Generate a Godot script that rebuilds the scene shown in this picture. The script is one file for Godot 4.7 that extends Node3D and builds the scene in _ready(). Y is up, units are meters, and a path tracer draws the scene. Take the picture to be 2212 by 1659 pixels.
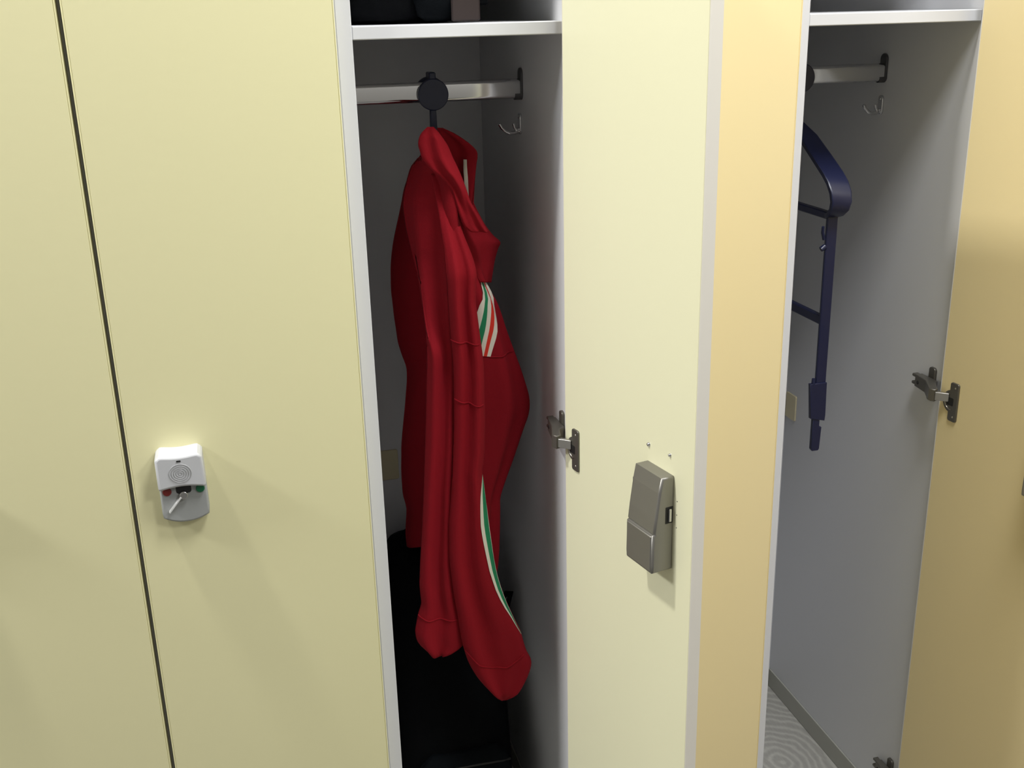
extends Node3D
# A row of cream lockers in a changing room; two stand open. Units are metres.

const EYE = Vector3(0.0, 1.57, 1.45)
const PITCH = 0.3238          # width of one locker
const SIDE = 0.020            # board thickness of the carcass
const DEPTH = 0.496           # inner depth
const EDGES = [-0.4903, -0.1665, 0.1573, 0.4811, 0.8049, 1.1287]
const SHELF_TOP = 1.557
const BASE_TOP = 0.063
const CARCASS_TOP = 1.83
const RAIL_Y = 1.457
const HINGE_Y = [0.175, 0.9585, 1.70]
const CEILING_Y = 3.00

const JACKET = {
	"body": [0.012, [[0.3054, 1.3371, -0.3400, 0.3224, 1.3530, -0.2000], [0.2960, 1.3168, -0.3400, 0.3476, 1.3321, -0.2000], [0.2882, 1.2962, -0.3400, 0.3511, 1.3123, -0.2000], [0.2832, 1.2754, -0.3400, 0.3553, 1.2922, -0.2000], [0.2773, 1.2544, -0.3400, 0.3567, 1.2722, -0.2000], [0.2712, 1.2334, -0.3400, 0.3574, 1.2520, -0.2000], [0.2655, 1.2122, -0.3400, 0.3582, 1.2317, -0.2000], [0.2611, 1.1908, -0.3400, 0.3595, 1.2111, -0.2000], [0.2581, 1.1691, -0.3400, 0.3606, 1.1905, -0.2000], [0.2568, 1.1471, -0.3400, 0.3616, 1.1696, -0.2000], [0.2561, 1.1249, -0.3400, 0.3621, 1.1487, -0.2000], [0.2574, 1.1024, -0.3400, 0.3613, 1.1276, -0.2000], [0.2586, 1.0796, -0.3400, 0.3603, 1.1065, -0.2000], [0.2607, 1.0566, -0.3400, 0.3579, 1.0853, -0.2000], [0.2627, 1.0334, -0.3400, 0.3555, 1.0639, -0.2000], [0.2682, 1.0097, -0.3400, 0.3528, 1.0425, -0.2000], [0.2750, 0.9855, -0.3400, 0.3500, 1.0208, -0.2000], [0.2747, 0.9620, -0.3400, 0.3477, 0.9990, -0.2000], [0.2717, 0.9385, -0.3400, 0.3455, 0.9770, -0.2000], [0.2687, 0.9149, -0.3400, 0.3432, 0.9548, -0.2000], [0.2651, 0.8911, -0.3400, 0.3421, 0.9324, -0.2000], [0.2615, 0.8672, -0.3400, 0.3412, 0.9097, -0.2000], [0.2583, 0.8431, -0.3400, 0.3403, 0.8868, -0.2000], [0.2566, 0.8186, -0.3400, 0.3394, 0.8638, -0.2000], [0.2548, 0.7939, -0.3400, 0.3385, 0.8405, -0.2000], [0.2545, 0.7688, -0.3400, 0.3376, 0.8171, -0.2000], [0.2551, 0.7433, -0.3400, 0.3366, 0.7935, -0.2000], [0.2597, 0.7171, -0.3400, 0.3357, 0.7697, -0.2000], [0.2575, 0.6916, -0.3400, 0.3347, 0.7457, -0.2000], [0.2552, 0.6660, -0.3400, 0.3336, 0.7215, -0.2000], [0.2563, 0.6396, -0.3400, 0.3206, 0.6990, -0.2000]]],
	"far_sleeve": [0.018, [[0.2928, 1.3658, -0.2000, 0.2876, 1.3789, -0.0880], [0.2786, 1.3513, -0.2000, 0.3053, 1.3636, -0.0880], [0.2728, 1.3363, -0.2000, 0.3148, 1.3485, -0.0880], [0.2692, 1.3211, -0.2000, 0.3199, 1.3337, -0.0880], [0.2665, 1.3057, -0.2000, 0.3224, 1.3189, -0.0880], [0.2651, 1.2902, -0.2000, 0.3233, 1.3040, -0.0880], [0.2656, 1.2744, -0.2000, 0.3241, 1.2891, -0.0880], [0.2666, 1.2585, -0.2000, 0.3250, 1.2741, -0.0880], [0.2698, 1.2423, -0.2000, 0.3240, 1.2592, -0.0880], [0.2732, 1.2260, -0.2000, 0.3227, 1.2441, -0.0880], [0.2768, 1.2096, -0.2000, 0.3215, 1.2290, -0.0880], [0.2792, 1.1949, -0.1921, 0.3204, 1.2138, -0.0880], [0.2812, 1.1806, -0.1822, 0.3193, 1.1985, -0.0880], [0.2816, 1.1666, -0.1723, 0.3181, 1.1831, -0.0880], [0.2820, 1.1527, -0.1625, 0.3169, 1.1676, -0.0880], [0.2822, 1.1388, -0.1526, 0.3158, 1.1520, -0.0880], [0.2816, 1.1252, -0.1427, 0.3148, 1.1364, -0.0880], [0.2800, 1.1117, -0.1328, 0.3143, 1.1205, -0.0880], [0.2769, 1.0984, -0.1229, 0.3145, 1.1045, -0.0880], [0.2738, 1.0853, -0.1130, 0.3147, 1.0884, -0.0880], [0.2719, 1.0701, -0.1100, 0.3149, 1.0722, -0.0880], [0.2707, 1.0538, -0.1100, 0.3148, 1.0559, -0.0880], [0.2695, 1.0375, -0.1100, 0.3142, 1.0396, -0.0880], [0.2683, 1.0210, -0.1100, 0.3135, 1.0232, -0.0880], [0.2671, 1.0044, -0.1100, 0.3128, 1.0066, -0.0880], [0.2659, 0.9878, -0.1100, 0.3121, 0.9900, -0.0880], [0.2647, 0.9710, -0.1100, 0.3114, 0.9733, -0.0880], [0.2634, 0.9541, -0.1100, 0.3107, 0.9564, -0.0880], [0.2621, 0.9371, -0.1100, 0.3101, 0.9395, -0.0880], [0.2608, 0.9200, -0.1100, 0.3089, 0.9225, -0.0880], [0.2595, 0.9029, -0.1100, 0.3074, 0.9054, -0.0880], [0.2581, 0.8856, -0.1100, 0.3059, 0.8882, -0.0880], [0.2568, 0.8682, -0.1100, 0.3044, 0.8709, -0.0880], [0.2554, 0.8507, -0.1100, 0.3028, 0.8536, -0.0880], [0.2537, 0.8331, -0.1100, 0.3021, 0.8360, -0.0880], [0.2521, 0.8154, -0.1100, 0.3013, 0.8182, -0.0880], [0.2504, 0.7976, -0.1100, 0.3006, 0.8004, -0.0880], [0.2487, 0.7797, -0.1100, 0.2998, 0.7824, -0.0880], [0.2467, 0.7617, -0.1100, 0.2991, 0.7644, -0.0880], [0.2446, 0.7437, -0.1100, 0.2983, 0.7462, -0.0880], [0.2427, 0.7255, -0.1100, 0.2979, 0.7278, -0.0880], [0.2411, 0.7071, -0.1100, 0.2986, 0.7091, -0.0880], [0.2396, 0.6886, -0.1100, 0.2993, 0.6903, -0.0880], [0.2400, 0.6696, -0.1100, 0.3007, 0.6712, -0.0880], [0.2403, 0.6505, -0.1100, 0.3032, 0.6518, -0.0880], [0.2346, 0.6324, -0.1100, 0.3078, 0.6319, -0.0880], [0.2302, 0.6139, -0.1100, 0.3085, 0.6125, -0.0880], [0.2276, 0.5950, -0.1100, 0.3075, 0.5933, -0.0880], [0.2342, 0.5742, -0.1100, 0.3049, 0.5743, -0.0880], [0.2629, 0.5490, -0.1100, 0.2826, 0.5589, -0.0880]]],
	"near_sleeve": [0.019, [[0.2930, 1.3477, -0.1240, 0.3203, 1.3468, -0.1190], [0.2947, 1.3339, -0.1189, 0.3255, 1.3327, -0.1139], [0.2959, 1.3201, -0.1138, 0.3265, 1.3189, -0.1088], [0.2970, 1.3063, -0.1087, 0.3266, 1.3051, -0.1037], [0.2982, 1.2925, -0.1036, 0.3270, 1.2913, -0.0986], [0.2989, 1.2787, -0.0985, 0.3281, 1.2775, -0.0935], [0.2997, 1.2649, -0.0934, 0.3310, 1.2635, -0.0884], [0.3003, 1.2511, -0.0883, 0.3352, 1.2494, -0.0833], [0.3006, 1.2374, -0.0832, 0.3396, 1.2353, -0.0782], [0.3001, 1.2237, -0.0781, 0.3429, 1.2213, -0.0731], [0.2996, 1.2098, -0.0740, 0.3445, 1.2071, -0.0690], [0.2997, 1.1949, -0.0740, 0.3431, 1.1923, -0.0690], [0.2999, 1.1799, -0.0740, 0.3423, 1.1773, -0.0690], [0.3001, 1.1648, -0.0740, 0.3418, 1.1623, -0.0690], [0.3005, 1.1496, -0.0740, 0.3432, 1.1469, -0.0690], [0.3009, 1.1343, -0.0740, 0.3446, 1.1314, -0.0690], [0.3013, 1.1189, -0.0740, 0.3460, 1.1159, -0.0690], [0.3020, 1.1034, -0.0740, 0.3475, 1.1002, -0.0690], [0.3029, 1.0877, -0.0740, 0.3491, 1.0844, -0.0690], [0.3034, 1.0720, -0.0740, 0.3502, 1.0686, -0.0690], [0.3034, 1.0563, -0.0740, 0.3503, 1.0527, -0.0690], [0.3033, 1.0404, -0.0740, 0.3504, 1.0368, -0.0690], [0.3028, 1.0245, -0.0740, 0.3502, 1.0208, -0.0690], [0.3023, 1.0085, -0.0740, 0.3500, 1.0046, -0.0690], [0.3017, 0.9924, -0.0740, 0.3498, 0.9884, -0.0690], [0.3012, 0.9762, -0.0740, 0.3496, 0.9721, -0.0690], [0.3003, 0.9600, -0.0740, 0.3488, 0.9558, -0.0690], [0.2993, 0.9436, -0.0740, 0.3480, 0.9393, -0.0690], [0.2983, 0.9272, -0.0740, 0.3469, 0.9228, -0.0690], [0.2969, 0.9107, -0.0740, 0.3447, 0.9063, -0.0690], [0.2956, 0.8941, -0.0740, 0.3425, 0.8898, -0.0690], [0.2940, 0.8774, -0.0740, 0.3438, 0.8726, -0.0690], [0.2925, 0.8607, -0.0740, 0.3451, 0.8554, -0.0690], [0.2908, 0.8438, -0.0740, 0.3466, 0.8380, -0.0690], [0.2888, 0.8269, -0.0740, 0.3483, 0.8204, -0.0690], [0.2868, 0.8099, -0.0740, 0.3499, 0.8027, -0.0690], [0.2859, 0.7926, -0.0740, 0.3515, 0.7849, -0.0690], [0.2852, 0.7752, -0.0740, 0.3532, 0.7670, -0.0690], [0.2844, 0.7576, -0.0740, 0.3548, 0.7489, -0.0690], [0.2844, 0.7399, -0.0740, 0.3569, 0.7307, -0.0690], [0.2855, 0.7218, -0.0740, 0.3599, 0.7121, -0.0690], [0.2867, 0.7036, -0.0740, 0.3636, 0.6933, -0.0690], [0.2882, 0.6852, -0.0740, 0.3688, 0.6741, -0.0690], [0.2899, 0.6666, -0.0740, 0.3746, 0.6546, -0.0690], [0.2923, 0.6478, -0.0740, 0.3817, 0.6348, -0.0690], [0.2943, 0.6289, -0.0740, 0.3896, 0.6146, -0.0690], [0.2962, 0.6099, -0.0740, 0.3977, 0.5942, -0.0690], [0.2983, 0.5907, -0.0740, 0.4021, 0.5743, -0.0690], [0.3021, 0.5711, -0.0740, 0.4072, 0.5542, -0.0690], [0.3069, 0.5511, -0.0740, 0.4152, 0.5333, -0.0690], [0.3147, 0.5303, -0.0740, 0.4119, 0.5144, -0.0690], [0.3262, 0.5086, -0.0740, 0.4035, 0.4964, -0.0690], [0.3431, 0.4856, -0.0740, 0.3917, 0.4791, -0.0690], [0.3642, 0.4615, -0.0740, 0.3711, 0.4635, -0.0690]]],
	"upper_arm": [0.014, [[0.3470, 1.2016, -0.1100, 0.3639, 1.1937, -0.1400], [0.3417, 1.1861, -0.1100, 0.3729, 1.1766, -0.1400], [0.3378, 1.1705, -0.1100, 0.3812, 1.1595, -0.1400], [0.3366, 1.1545, -0.1100, 0.3902, 1.1422, -0.1400], [0.3364, 1.1383, -0.1100, 0.3963, 1.1250, -0.1400], [0.3363, 1.1220, -0.1100, 0.4014, 1.1078, -0.1400], [0.3362, 1.1056, -0.1100, 0.4066, 1.0904, -0.1400], [0.3365, 1.0891, -0.1100, 0.4125, 1.0728, -0.1400], [0.3368, 1.0724, -0.1100, 0.4185, 1.0550, -0.1400], [0.3373, 1.0557, -0.1100, 0.4246, 1.0372, -0.1400], [0.3376, 1.0388, -0.1100, 0.4302, 1.0191, -0.1400], [0.3378, 1.0218, -0.1100, 0.4353, 1.0011, -0.1400], [0.3379, 1.0048, -0.1100, 0.4398, 0.9829, -0.1400], [0.3377, 0.9876, -0.1100, 0.4410, 0.9650, -0.1400], [0.3370, 0.9704, -0.1100, 0.4382, 0.9474, -0.1400], [0.3364, 0.9531, -0.1100, 0.4316, 0.9302, -0.1400], [0.3356, 0.9357, -0.1100, 0.4251, 0.9130, -0.1400], [0.3343, 0.9182, -0.1100, 0.4189, 0.8956, -0.1400], [0.3330, 0.9006, -0.1100, 0.4126, 0.8781, -0.1400], [0.3317, 0.8829, -0.1100, 0.4057, 0.8606, -0.1400], [0.3303, 0.8651, -0.1100, 0.3987, 0.8430, -0.1400], [0.3287, 0.8473, -0.1100, 0.3919, 0.8254, -0.1400], [0.3272, 0.8293, -0.1100, 0.3860, 0.8075, -0.1400], [0.3265, 0.8110, -0.1100, 0.3851, 0.7888, -0.1400], [0.3258, 0.7927, -0.1100, 0.3842, 0.7699, -0.1400], [0.3257, 0.7741, -0.1100, 0.3830, 0.7510, -0.1400], [0.3257, 0.7554, -0.1100, 0.3818, 0.7320, -0.1400], [0.3257, 0.7366, -0.1100, 0.3805, 0.7128, -0.1400], [0.3279, 0.7172, -0.1100, 0.3783, 0.6937, -0.1400], [0.3324, 0.6974, -0.1100, 0.3750, 0.6746, -0.1400]]],
	"front_panel": [0.006, [[0.3244, 1.3173, -0.1150, 0.3592, 1.3091, -0.1550], [0.3252, 1.3073, -0.1150, 0.3613, 1.2987, -0.1550], [0.3257, 1.2972, -0.1150, 0.3659, 1.2881, -0.1550], [0.3264, 1.2871, -0.1150, 0.3712, 1.2774, -0.1550], [0.3275, 1.2770, -0.1150, 0.3765, 1.2666, -0.1550], [0.3298, 1.2667, -0.1150, 0.3833, 1.2556, -0.1550], [0.3334, 1.2562, -0.1150, 0.3916, 1.2445, -0.1550], [0.3377, 1.2457, -0.1150, 0.4029, 1.2331, -0.1550], [0.3416, 1.2351, -0.1150, 0.3990, 1.2228, -0.1550], [0.3451, 1.2245, -0.1150, 0.3951, 1.2124, -0.1550], [0.3484, 1.2138, -0.1150, 0.3916, 1.2020, -0.1550], [0.3517, 1.2032, -0.1150, 0.3889, 1.1914, -0.1550], [0.3555, 1.1924, -0.1150, 0.3863, 1.1809, -0.1550], [0.3604, 1.1814, -0.1150, 0.3838, 1.1703, -0.1550]]],
	"collar": [0.010, [[0.2853, 1.4188, -0.0900, 0.2946, 1.4183, -0.0900], [0.2763, 1.4107, -0.0900, 0.3021, 1.4094, -0.0900], [0.2721, 1.4024, -0.0900, 0.3082, 1.4005, -0.0900], [0.2709, 1.3939, -0.0900, 0.3136, 1.3916, -0.0900], [0.2729, 1.3852, -0.0900, 0.3172, 1.3828, -0.0900], [0.2750, 1.3765, -0.0900, 0.3206, 1.3739, -0.0900], [0.2810, 1.3675, -0.0900, 0.3246, 1.3650, -0.0900], [0.2882, 1.3583, -0.0900, 0.3284, 1.3560, -0.0900], [0.2994, 1.3489, -0.0900, 0.3320, 1.3470, -0.0900], [0.3077, 1.3396, -0.0900, 0.3351, 1.3379, -0.0900], [0.3145, 1.3304, -0.0900, 0.3380, 1.3289, -0.0900], [0.3179, 1.3213, -0.0900, 0.3408, 1.3198, -0.0900], [0.3202, 1.3122, -0.0900, 0.3435, 1.3107, -0.0900], [0.3226, 1.3031, -0.0900, 0.3483, 1.3013, -0.0900], [0.3250, 1.2939, -0.0900, 0.3539, 1.2919, -0.0900], [0.3278, 1.2847, -0.0900, 0.3592, 1.2825, -0.0900], [0.3315, 1.2754, -0.0900, 0.3641, 1.2730, -0.0900], [0.3412, 1.2656, -0.0900, 0.3692, 1.2635, -0.0900]]],
	"back_collar": [0.006, [[0.3147, 1.4089, -0.1700, 0.3171, 1.4114, -0.1400], [0.3170, 1.4002, -0.1700, 0.3342, 1.4022, -0.1400], [0.3189, 1.3916, -0.1700, 0.3481, 1.3931, -0.1400], [0.3206, 1.3829, -0.1700, 0.3595, 1.3840, -0.1400], [0.3224, 1.3742, -0.1700, 0.3672, 1.3750, -0.1400], [0.3243, 1.3654, -0.1700, 0.3682, 1.3664, -0.1400], [0.3263, 1.3566, -0.1700, 0.3665, 1.3579, -0.1400], [0.3288, 1.3477, -0.1700, 0.3652, 1.3494, -0.1400], [0.3315, 1.3388, -0.1700, 0.3639, 1.3408, -0.1400], [0.3343, 1.3299, -0.1700, 0.3627, 1.3322, -0.1400], [0.3372, 1.3209, -0.1700, 0.3614, 1.3236, -0.1400], [0.3401, 1.3118, -0.1700, 0.3601, 1.3149, -0.1400], [0.3431, 1.3027, -0.1700, 0.3588, 1.3062, -0.1400], [0.3461, 1.2936, -0.1700, 0.3575, 1.2975, -0.1400]]],
}
const UPPER_STRIPES = [[[0.005, 0.428, 0.476], [0.026, 0.014, 0.183], [0.047, -0.156, 0.056], [0.068, -0.280, -0.045], [0.089, -0.481, -0.227], [0.110, -0.627, -0.379], [0.131, -0.700, -0.461], [0.152, -0.764, -0.536], [0.173, -0.822, -0.604], [0.195, -0.874, -0.670], [0.216, -0.924, -0.737], [0.237, -0.957, -0.790], [0.258, -0.976, -0.827], [0.279, -0.995, -0.863]],
	[[0.005, 0.476, 0.528], [0.026, 0.183, 0.369], [0.047, 0.056, 0.288], [0.068, -0.045, 0.214], [0.089, -0.227, 0.052], [0.110, -0.379, -0.106], [0.131, -0.461, -0.199], [0.152, -0.536, -0.286], [0.173, -0.604, -0.364], [0.195, -0.670, -0.446], [0.216, -0.737, -0.532], [0.237, -0.790, -0.605], [0.258, -0.827, -0.664], [0.279, -0.863, -0.719]],
	[[0.005, 0.528, 0.577], [0.026, 0.369, 0.538], [0.047, 0.288, 0.500], [0.068, 0.214, 0.449], [0.089, 0.052, 0.306], [0.110, -0.106, 0.143], [0.131, -0.199, 0.040], [0.152, -0.286, -0.058], [0.173, -0.364, -0.146], [0.195, -0.446, -0.242], [0.216, -0.532, -0.346], [0.237, -0.605, -0.438], [0.258, -0.664, -0.515], [0.279, -0.719, -0.587]],
	[[0.005, 0.577, 0.620], [0.026, 0.538, 0.690], [0.047, 0.500, 0.690], [0.068, 0.449, 0.661], [0.089, 0.306, 0.534], [0.110, 0.143, 0.366], [0.131, 0.040, 0.254], [0.152, -0.058, 0.147], [0.173, -0.146, 0.051], [0.195, -0.242, -0.058], [0.216, -0.346, -0.178], [0.237, -0.438, -0.287], [0.258, -0.515, -0.382], [0.279, -0.587, -0.469]],
	[[0.005, 0.620, 0.668], [0.026, 0.690, 0.859], [0.047, 0.690, 0.902], [0.068, 0.661, 0.896], [0.089, 0.534, 0.788], [0.110, 0.366, 0.614], [0.131, 0.254, 0.493], [0.152, 0.147, 0.375], [0.173, 0.051, 0.269], [0.195, -0.058, 0.146], [0.216, -0.178, 0.009], [0.237, -0.287, -0.119], [0.258, -0.382, -0.233], [0.279, -0.469, -0.337]]]
const LOWER_STRIPES = [[[0.569, 0.974, 0.980], [0.587, 0.790, 0.866], [0.605, 0.652, 0.792], [0.622, 0.574, 0.753], [0.640, 0.523, 0.714], [0.658, 0.495, 0.690], [0.675, 0.515, 0.702], [0.693, 0.550, 0.725], [0.711, 0.598, 0.757], [0.729, 0.638, 0.782], [0.746, 0.657, 0.792], [0.764, 0.700, 0.816], [0.782, 0.726, 0.832], [0.800, 0.777, 0.862], [0.817, 0.836, 0.898], [0.835, 0.904, 0.939], [0.853, 0.935, 0.951], [0.871, 0.977, 0.983]],
	[[0.569, 0.980, 0.988], [0.587, 0.866, 0.968], [0.605, 0.792, 0.977], [0.622, 0.753, 0.989], [0.640, 0.714, 0.967], [0.658, 0.690, 0.947], [0.675, 0.702, 0.949], [0.693, 0.725, 0.958], [0.711, 0.757, 0.967], [0.729, 0.782, 0.975], [0.746, 0.792, 0.972], [0.764, 0.816, 0.970], [0.782, 0.832, 0.972], [0.800, 0.862, 0.976], [0.817, 0.898, 0.980], [0.835, 0.939, 0.984], [0.853, 0.951, 0.974], [0.871, 0.983, 0.991]],
	[[0.569, 0.988, 0.989], [0.587, 0.968, 0.982], [0.605, 0.977, 1.001], [0.622, 0.989, 1.021], [0.640, 0.967, 1.000], [0.658, 0.947, 0.981], [0.675, 0.949, 0.982], [0.693, 0.958, 0.988], [0.711, 0.967, 0.994], [0.729, 0.975, 1.000], [0.746, 0.972, 0.995], [0.764, 0.970, 0.991], [0.782, 0.972, 0.990], [0.800, 0.976, 0.991], [0.817, 0.980, 0.991], [0.835, 0.984, 0.990], [0.853, 0.974, 0.977], [0.871, 0.991, 0.992]]]
const FASTENER_ROWS = [[0.408, 0.252, 0.482], [0.488, 0.294, 0.533], [0.567, 0.318, 0.569], [0.646, 0.346, 0.612], [0.726, 0.378, 0.669], [0.805, 0.418, 0.742], [0.884, 0.515, 0.829], [0.963, 0.665, 0.952]]
const SEAMS = [["near_sleeve", [[-1.021, 0.313], [-0.479, 0.315], [0.182, 0.318], [0.941, 0.319]]], ["near_sleeve", [[-0.953, 0.425], [-0.392, 0.430], [0.199, 0.433], [0.969, 0.433]]], ["near_sleeve", [[-0.967, 0.902], [-0.703, 0.923], [-0.303, 0.932], [0.151, 0.929], [0.576, 0.915], [0.974, 0.901]]], ["upper_arm", [[-0.361, 0.281], [0.150, 0.276], [1.054, 0.264]]], ["far_sleeve", [[-0.988, 0.919], [-0.459, 0.923], [0.126, 0.924], [0.920, 0.921]]]]


var M = {}
var taken = {}

# ---------------------------------------------------------------- helpers
func numbered(called: String) -> String:
	if not taken.has(called):
		taken[called] = 0
		return called
	taken[called] += 1
	return "%s_%03d" % [called, taken[called]]

func thing(called: String, label: String, category: String, at := Vector3.ZERO, group := "") -> Node3D:
	var o := Node3D.new()
	o.name = numbered(called)
	add_child(o)
	o.position = at
	o.set_meta("label", label)
	o.set_meta("category", category)
	if group != "":
		o.set_meta("group", group)
	return o

func obj(called: String, mesh: Mesh, m: Material, parent: Node3D, at := Vector3.ZERO, basis := Basis.IDENTITY, label := "") -> MeshInstance3D:
	var o := MeshInstance3D.new()
	o.name = called
	o.mesh = mesh
	o.material_override = m
	o.transform = Transform3D(basis, at)
	parent.add_child(o, true)
	if label != "":
		o.set_meta("label", label)
	return o

func structure(called: String, mesh: Mesh, m: Material, at: Vector3, label: String) -> MeshInstance3D:
	var o := obj(called, mesh, m, self, at)
	o.set_meta("kind", "structure")
	o.set_meta("label", label)
	o.set_meta("category", called.split("_")[0])
	return o

func tri(st: SurfaceTool, a: Vector3, b: Vector3, c: Vector3, out: Vector3):
	# front faces run clockwise: swap when the face looks the other way
	if (c - a).cross(b - a).dot(out) < 0.0:
		var t := b
		b = c
		c = t
	st.add_vertex(a); st.add_vertex(b); st.add_vertex(c)

func quad(st: SurfaceTool, a: Vector3, b: Vector3, c: Vector3, d: Vector3, out: Vector3):
	tri(st, a, b, c, out)
	tri(st, a, c, d, out)

func begin() -> SurfaceTool:
	var st := SurfaceTool.new()
	st.begin(Mesh.PRIMITIVE_TRIANGLES)
	return st

# smooth=false gives flat shading, true gives averaged normals
func done(st: SurfaceTool) -> ArrayMesh:
	st.generate_normals()
	return st.commit()

# a box with chamfered edges, centred on c
func add_cbox(st: SurfaceTool, c: Vector3, size: Vector3, b := 0.001):
	st.set_smooth_group(-1)
	var h := size * 0.5
	b = minf(b, minf(h.x, minf(h.y, h.z)) * 0.9)
	for ax in 3:
		var u := (ax + 1) % 3
		var v := (ax + 2) % 3
		for s in [-1.0, 1.0]:
			var p := []
			for k in [[-1.0, -1.0], [1.0, -1.0], [1.0, 1.0], [-1.0, 1.0]]:
				var q := Vector3.ZERO
				q[ax] = s * h[ax]
				q[u] = k[0] * (h[u] - b)
				q[v] = k[1] * (h[v] - b)
				p.append(c + q)
			var n := Vector3.ZERO
			n[ax] = s
			quad(st, p[0], p[1], p[2], p[3], n)
		# the four edges parallel to this axis
		for su in [-1.0, 1.0]:
			for sv in [-1.0, 1.0]:
				var e := []
				for k in [[-1.0, 0], [1.0, 0], [1.0, 1], [-1.0, 1]]:
					var q := Vector3.ZERO
					q[ax] = k[0] * (h[ax] - b)
					q[u] = su * (h[u] if k[1] == 0 else h[u] - b)
					q[v] = sv * (h[v] - b if k[1] == 0 else h[v])
					e.append(c + q)
				var n := Vector3.ZERO
				n[u] = su
				n[v] = sv
				quad(st, e[0], e[1], e[2], e[3], n)
	for sx in [-1.0, 1.0]:
		for sy in [-1.0, 1.0]:
			for sz in [-1.0, 1.0]:
				var sg := Vector3(sx, sy, sz)
				tri(st, c + sg * Vector3(h.x, h.y - b, h.z - b), c + sg * Vector3(h.x - b, h.y, h.z - b), c + sg * Vector3(h.x - b, h.y - b, h.z), sg)

func cbox(size: Vector3, b := 0.001, c := Vector3.ZERO) -> ArrayMesh:
	var st := begin()
	add_cbox(st, c, size, b)
	return done(st)

func span(a: Vector3, b: Vector3, bevel := 0.001) -> ArrayMesh:
	return cbox(b - a, bevel, (a + b) * 0.5)

# outline in x,y extruded from z0 to z1; the z1 face gets a rounded rim
func add_extrude(st: SurfaceTool, poly: PackedVector2Array, z0: float, z1: float, bevel := 0.0):
	if Geometry2D.is_polygon_clockwise(poly):
		poly.reverse()
	var n := poly.size()
	var nor := PackedVector2Array()
	for i in n:
		var t1 := (poly[i] - poly[(i + n - 1) % n]).normalized()
		var t2 := (poly[(i + 1) % n] - poly[i]).normalized()
		var t := (t1 + t2).normalized()
		nor.append(Vector2(t.y, -t.x))
	var rings := []
	var dirz := signf(z1 - z0)
	rings.append([0.0, z0])
	if bevel > 0.0:
		for k in 4:
			var a := k / 3.0 * PI * 0.5
			rings.append([bevel * (1.0 - cos(a)), z1 - dirz * bevel * (1.0 - sin(a))])
	else:
		rings.append([0.0, z1])
	for r in rings.size() - 1:
		st.set_smooth_group(-1 if bevel <= 0.0 or r == 0 else 1)
		for i in n:
			var j := (i + 1) % n
			var a0: Vector2 = poly[i] - nor[i] * rings[r][0]
			var b0: Vector2 = poly[j] - nor[j] * rings[r][0]
			var a1: Vector2 = poly[i] - nor[i] * rings[r + 1][0]
			var b1: Vector2 = poly[j] - nor[j] * rings[r + 1][0]
			var out2 := nor[i] + nor[j]
			quad(st, Vector3(a0.x, a0.y, rings[r][1]), Vector3(b0.x, b0.y, rings[r][1]), Vector3(b1.x, b1.y, rings[r + 1][1]), Vector3(a1.x, a1.y, rings[r + 1][1]), Vector3(out2.x, out2.y, dirz * 0.3 if r > 0 else 0.0))
	st.set_smooth_group(-1)
	var cap := PackedVector2Array()
	for i in n:
		cap.append(poly[i] - nor[i] * bevel)
	for pair in [[cap, z1, dirz], [poly, z0, -dirz]]:
		var idx := Geometry2D.triangulate_polygon(pair[0])
		for k in range(0, idx.size(), 3):
			var q = pair[0]
			tri(st, Vector3(q[idx[k]].x, q[idx[k]].y, pair[1]), Vector3(q[idx[k + 1]].x, q[idx[k + 1]].y, pair[1]), Vector3(q[idx[k + 2]].x, q[idx[k + 2]].y, pair[1]), Vector3(0, 0, pair[2]))

func extrude(poly: PackedVector2Array, z0: float, z1: float, bevel := 0.0) -> ArrayMesh:
	var st := begin()
	add_extrude(st, poly, z0, z1, bevel)
	return done(st)

# thins a body towards its foot: z shrinks from full at y1 to k at y0
func wedge(mesh: ArrayMesh, y0: float, y1: float, k: float) -> ArrayMesh:
	var arr := mesh.surface_get_arrays(0)
	var vs: PackedVector3Array = arr[Mesh.ARRAY_VERTEX]
	for i in vs.size():
		vs[i].z *= lerpf(k, 1.0, clampf((vs[i].y - y0) / (y1 - y0), 0.0, 1.0))
	arr[Mesh.ARRAY_VERTEX] = vs
	var out := ArrayMesh.new()
	out.add_surface_from_arrays(Mesh.PRIMITIVE_TRIANGLES, arr)
	return out

func round_rect(w: float, h: float, r: float, c := Vector2.ZERO, steps := 5) -> PackedVector2Array:
	var p := PackedVector2Array()
	var cs := [Vector2(w * 0.5 - r, h * 0.5 - r), Vector2(-w * 0.5 + r, h * 0.5 - r), Vector2(-w * 0.5 + r, -h * 0.5 + r), Vector2(w * 0.5 - r, -h * 0.5 + r)]
	for k in 4:
		for i in steps + 1:
			var a := (k + float(i) / steps) * PI * 0.5
			p.append(c + cs[k] + Vector2(cos(a), sin(a)) * r)
	return p

func disc_poly(r: float, c := Vector2.ZERO, n := 28) -> PackedVector2Array:
	var p := PackedVector2Array()
	for i in n:
		p.append(c + Vector2(cos(TAU * i / n), sin(TAU * i / n)) * r)
	return p

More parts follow.
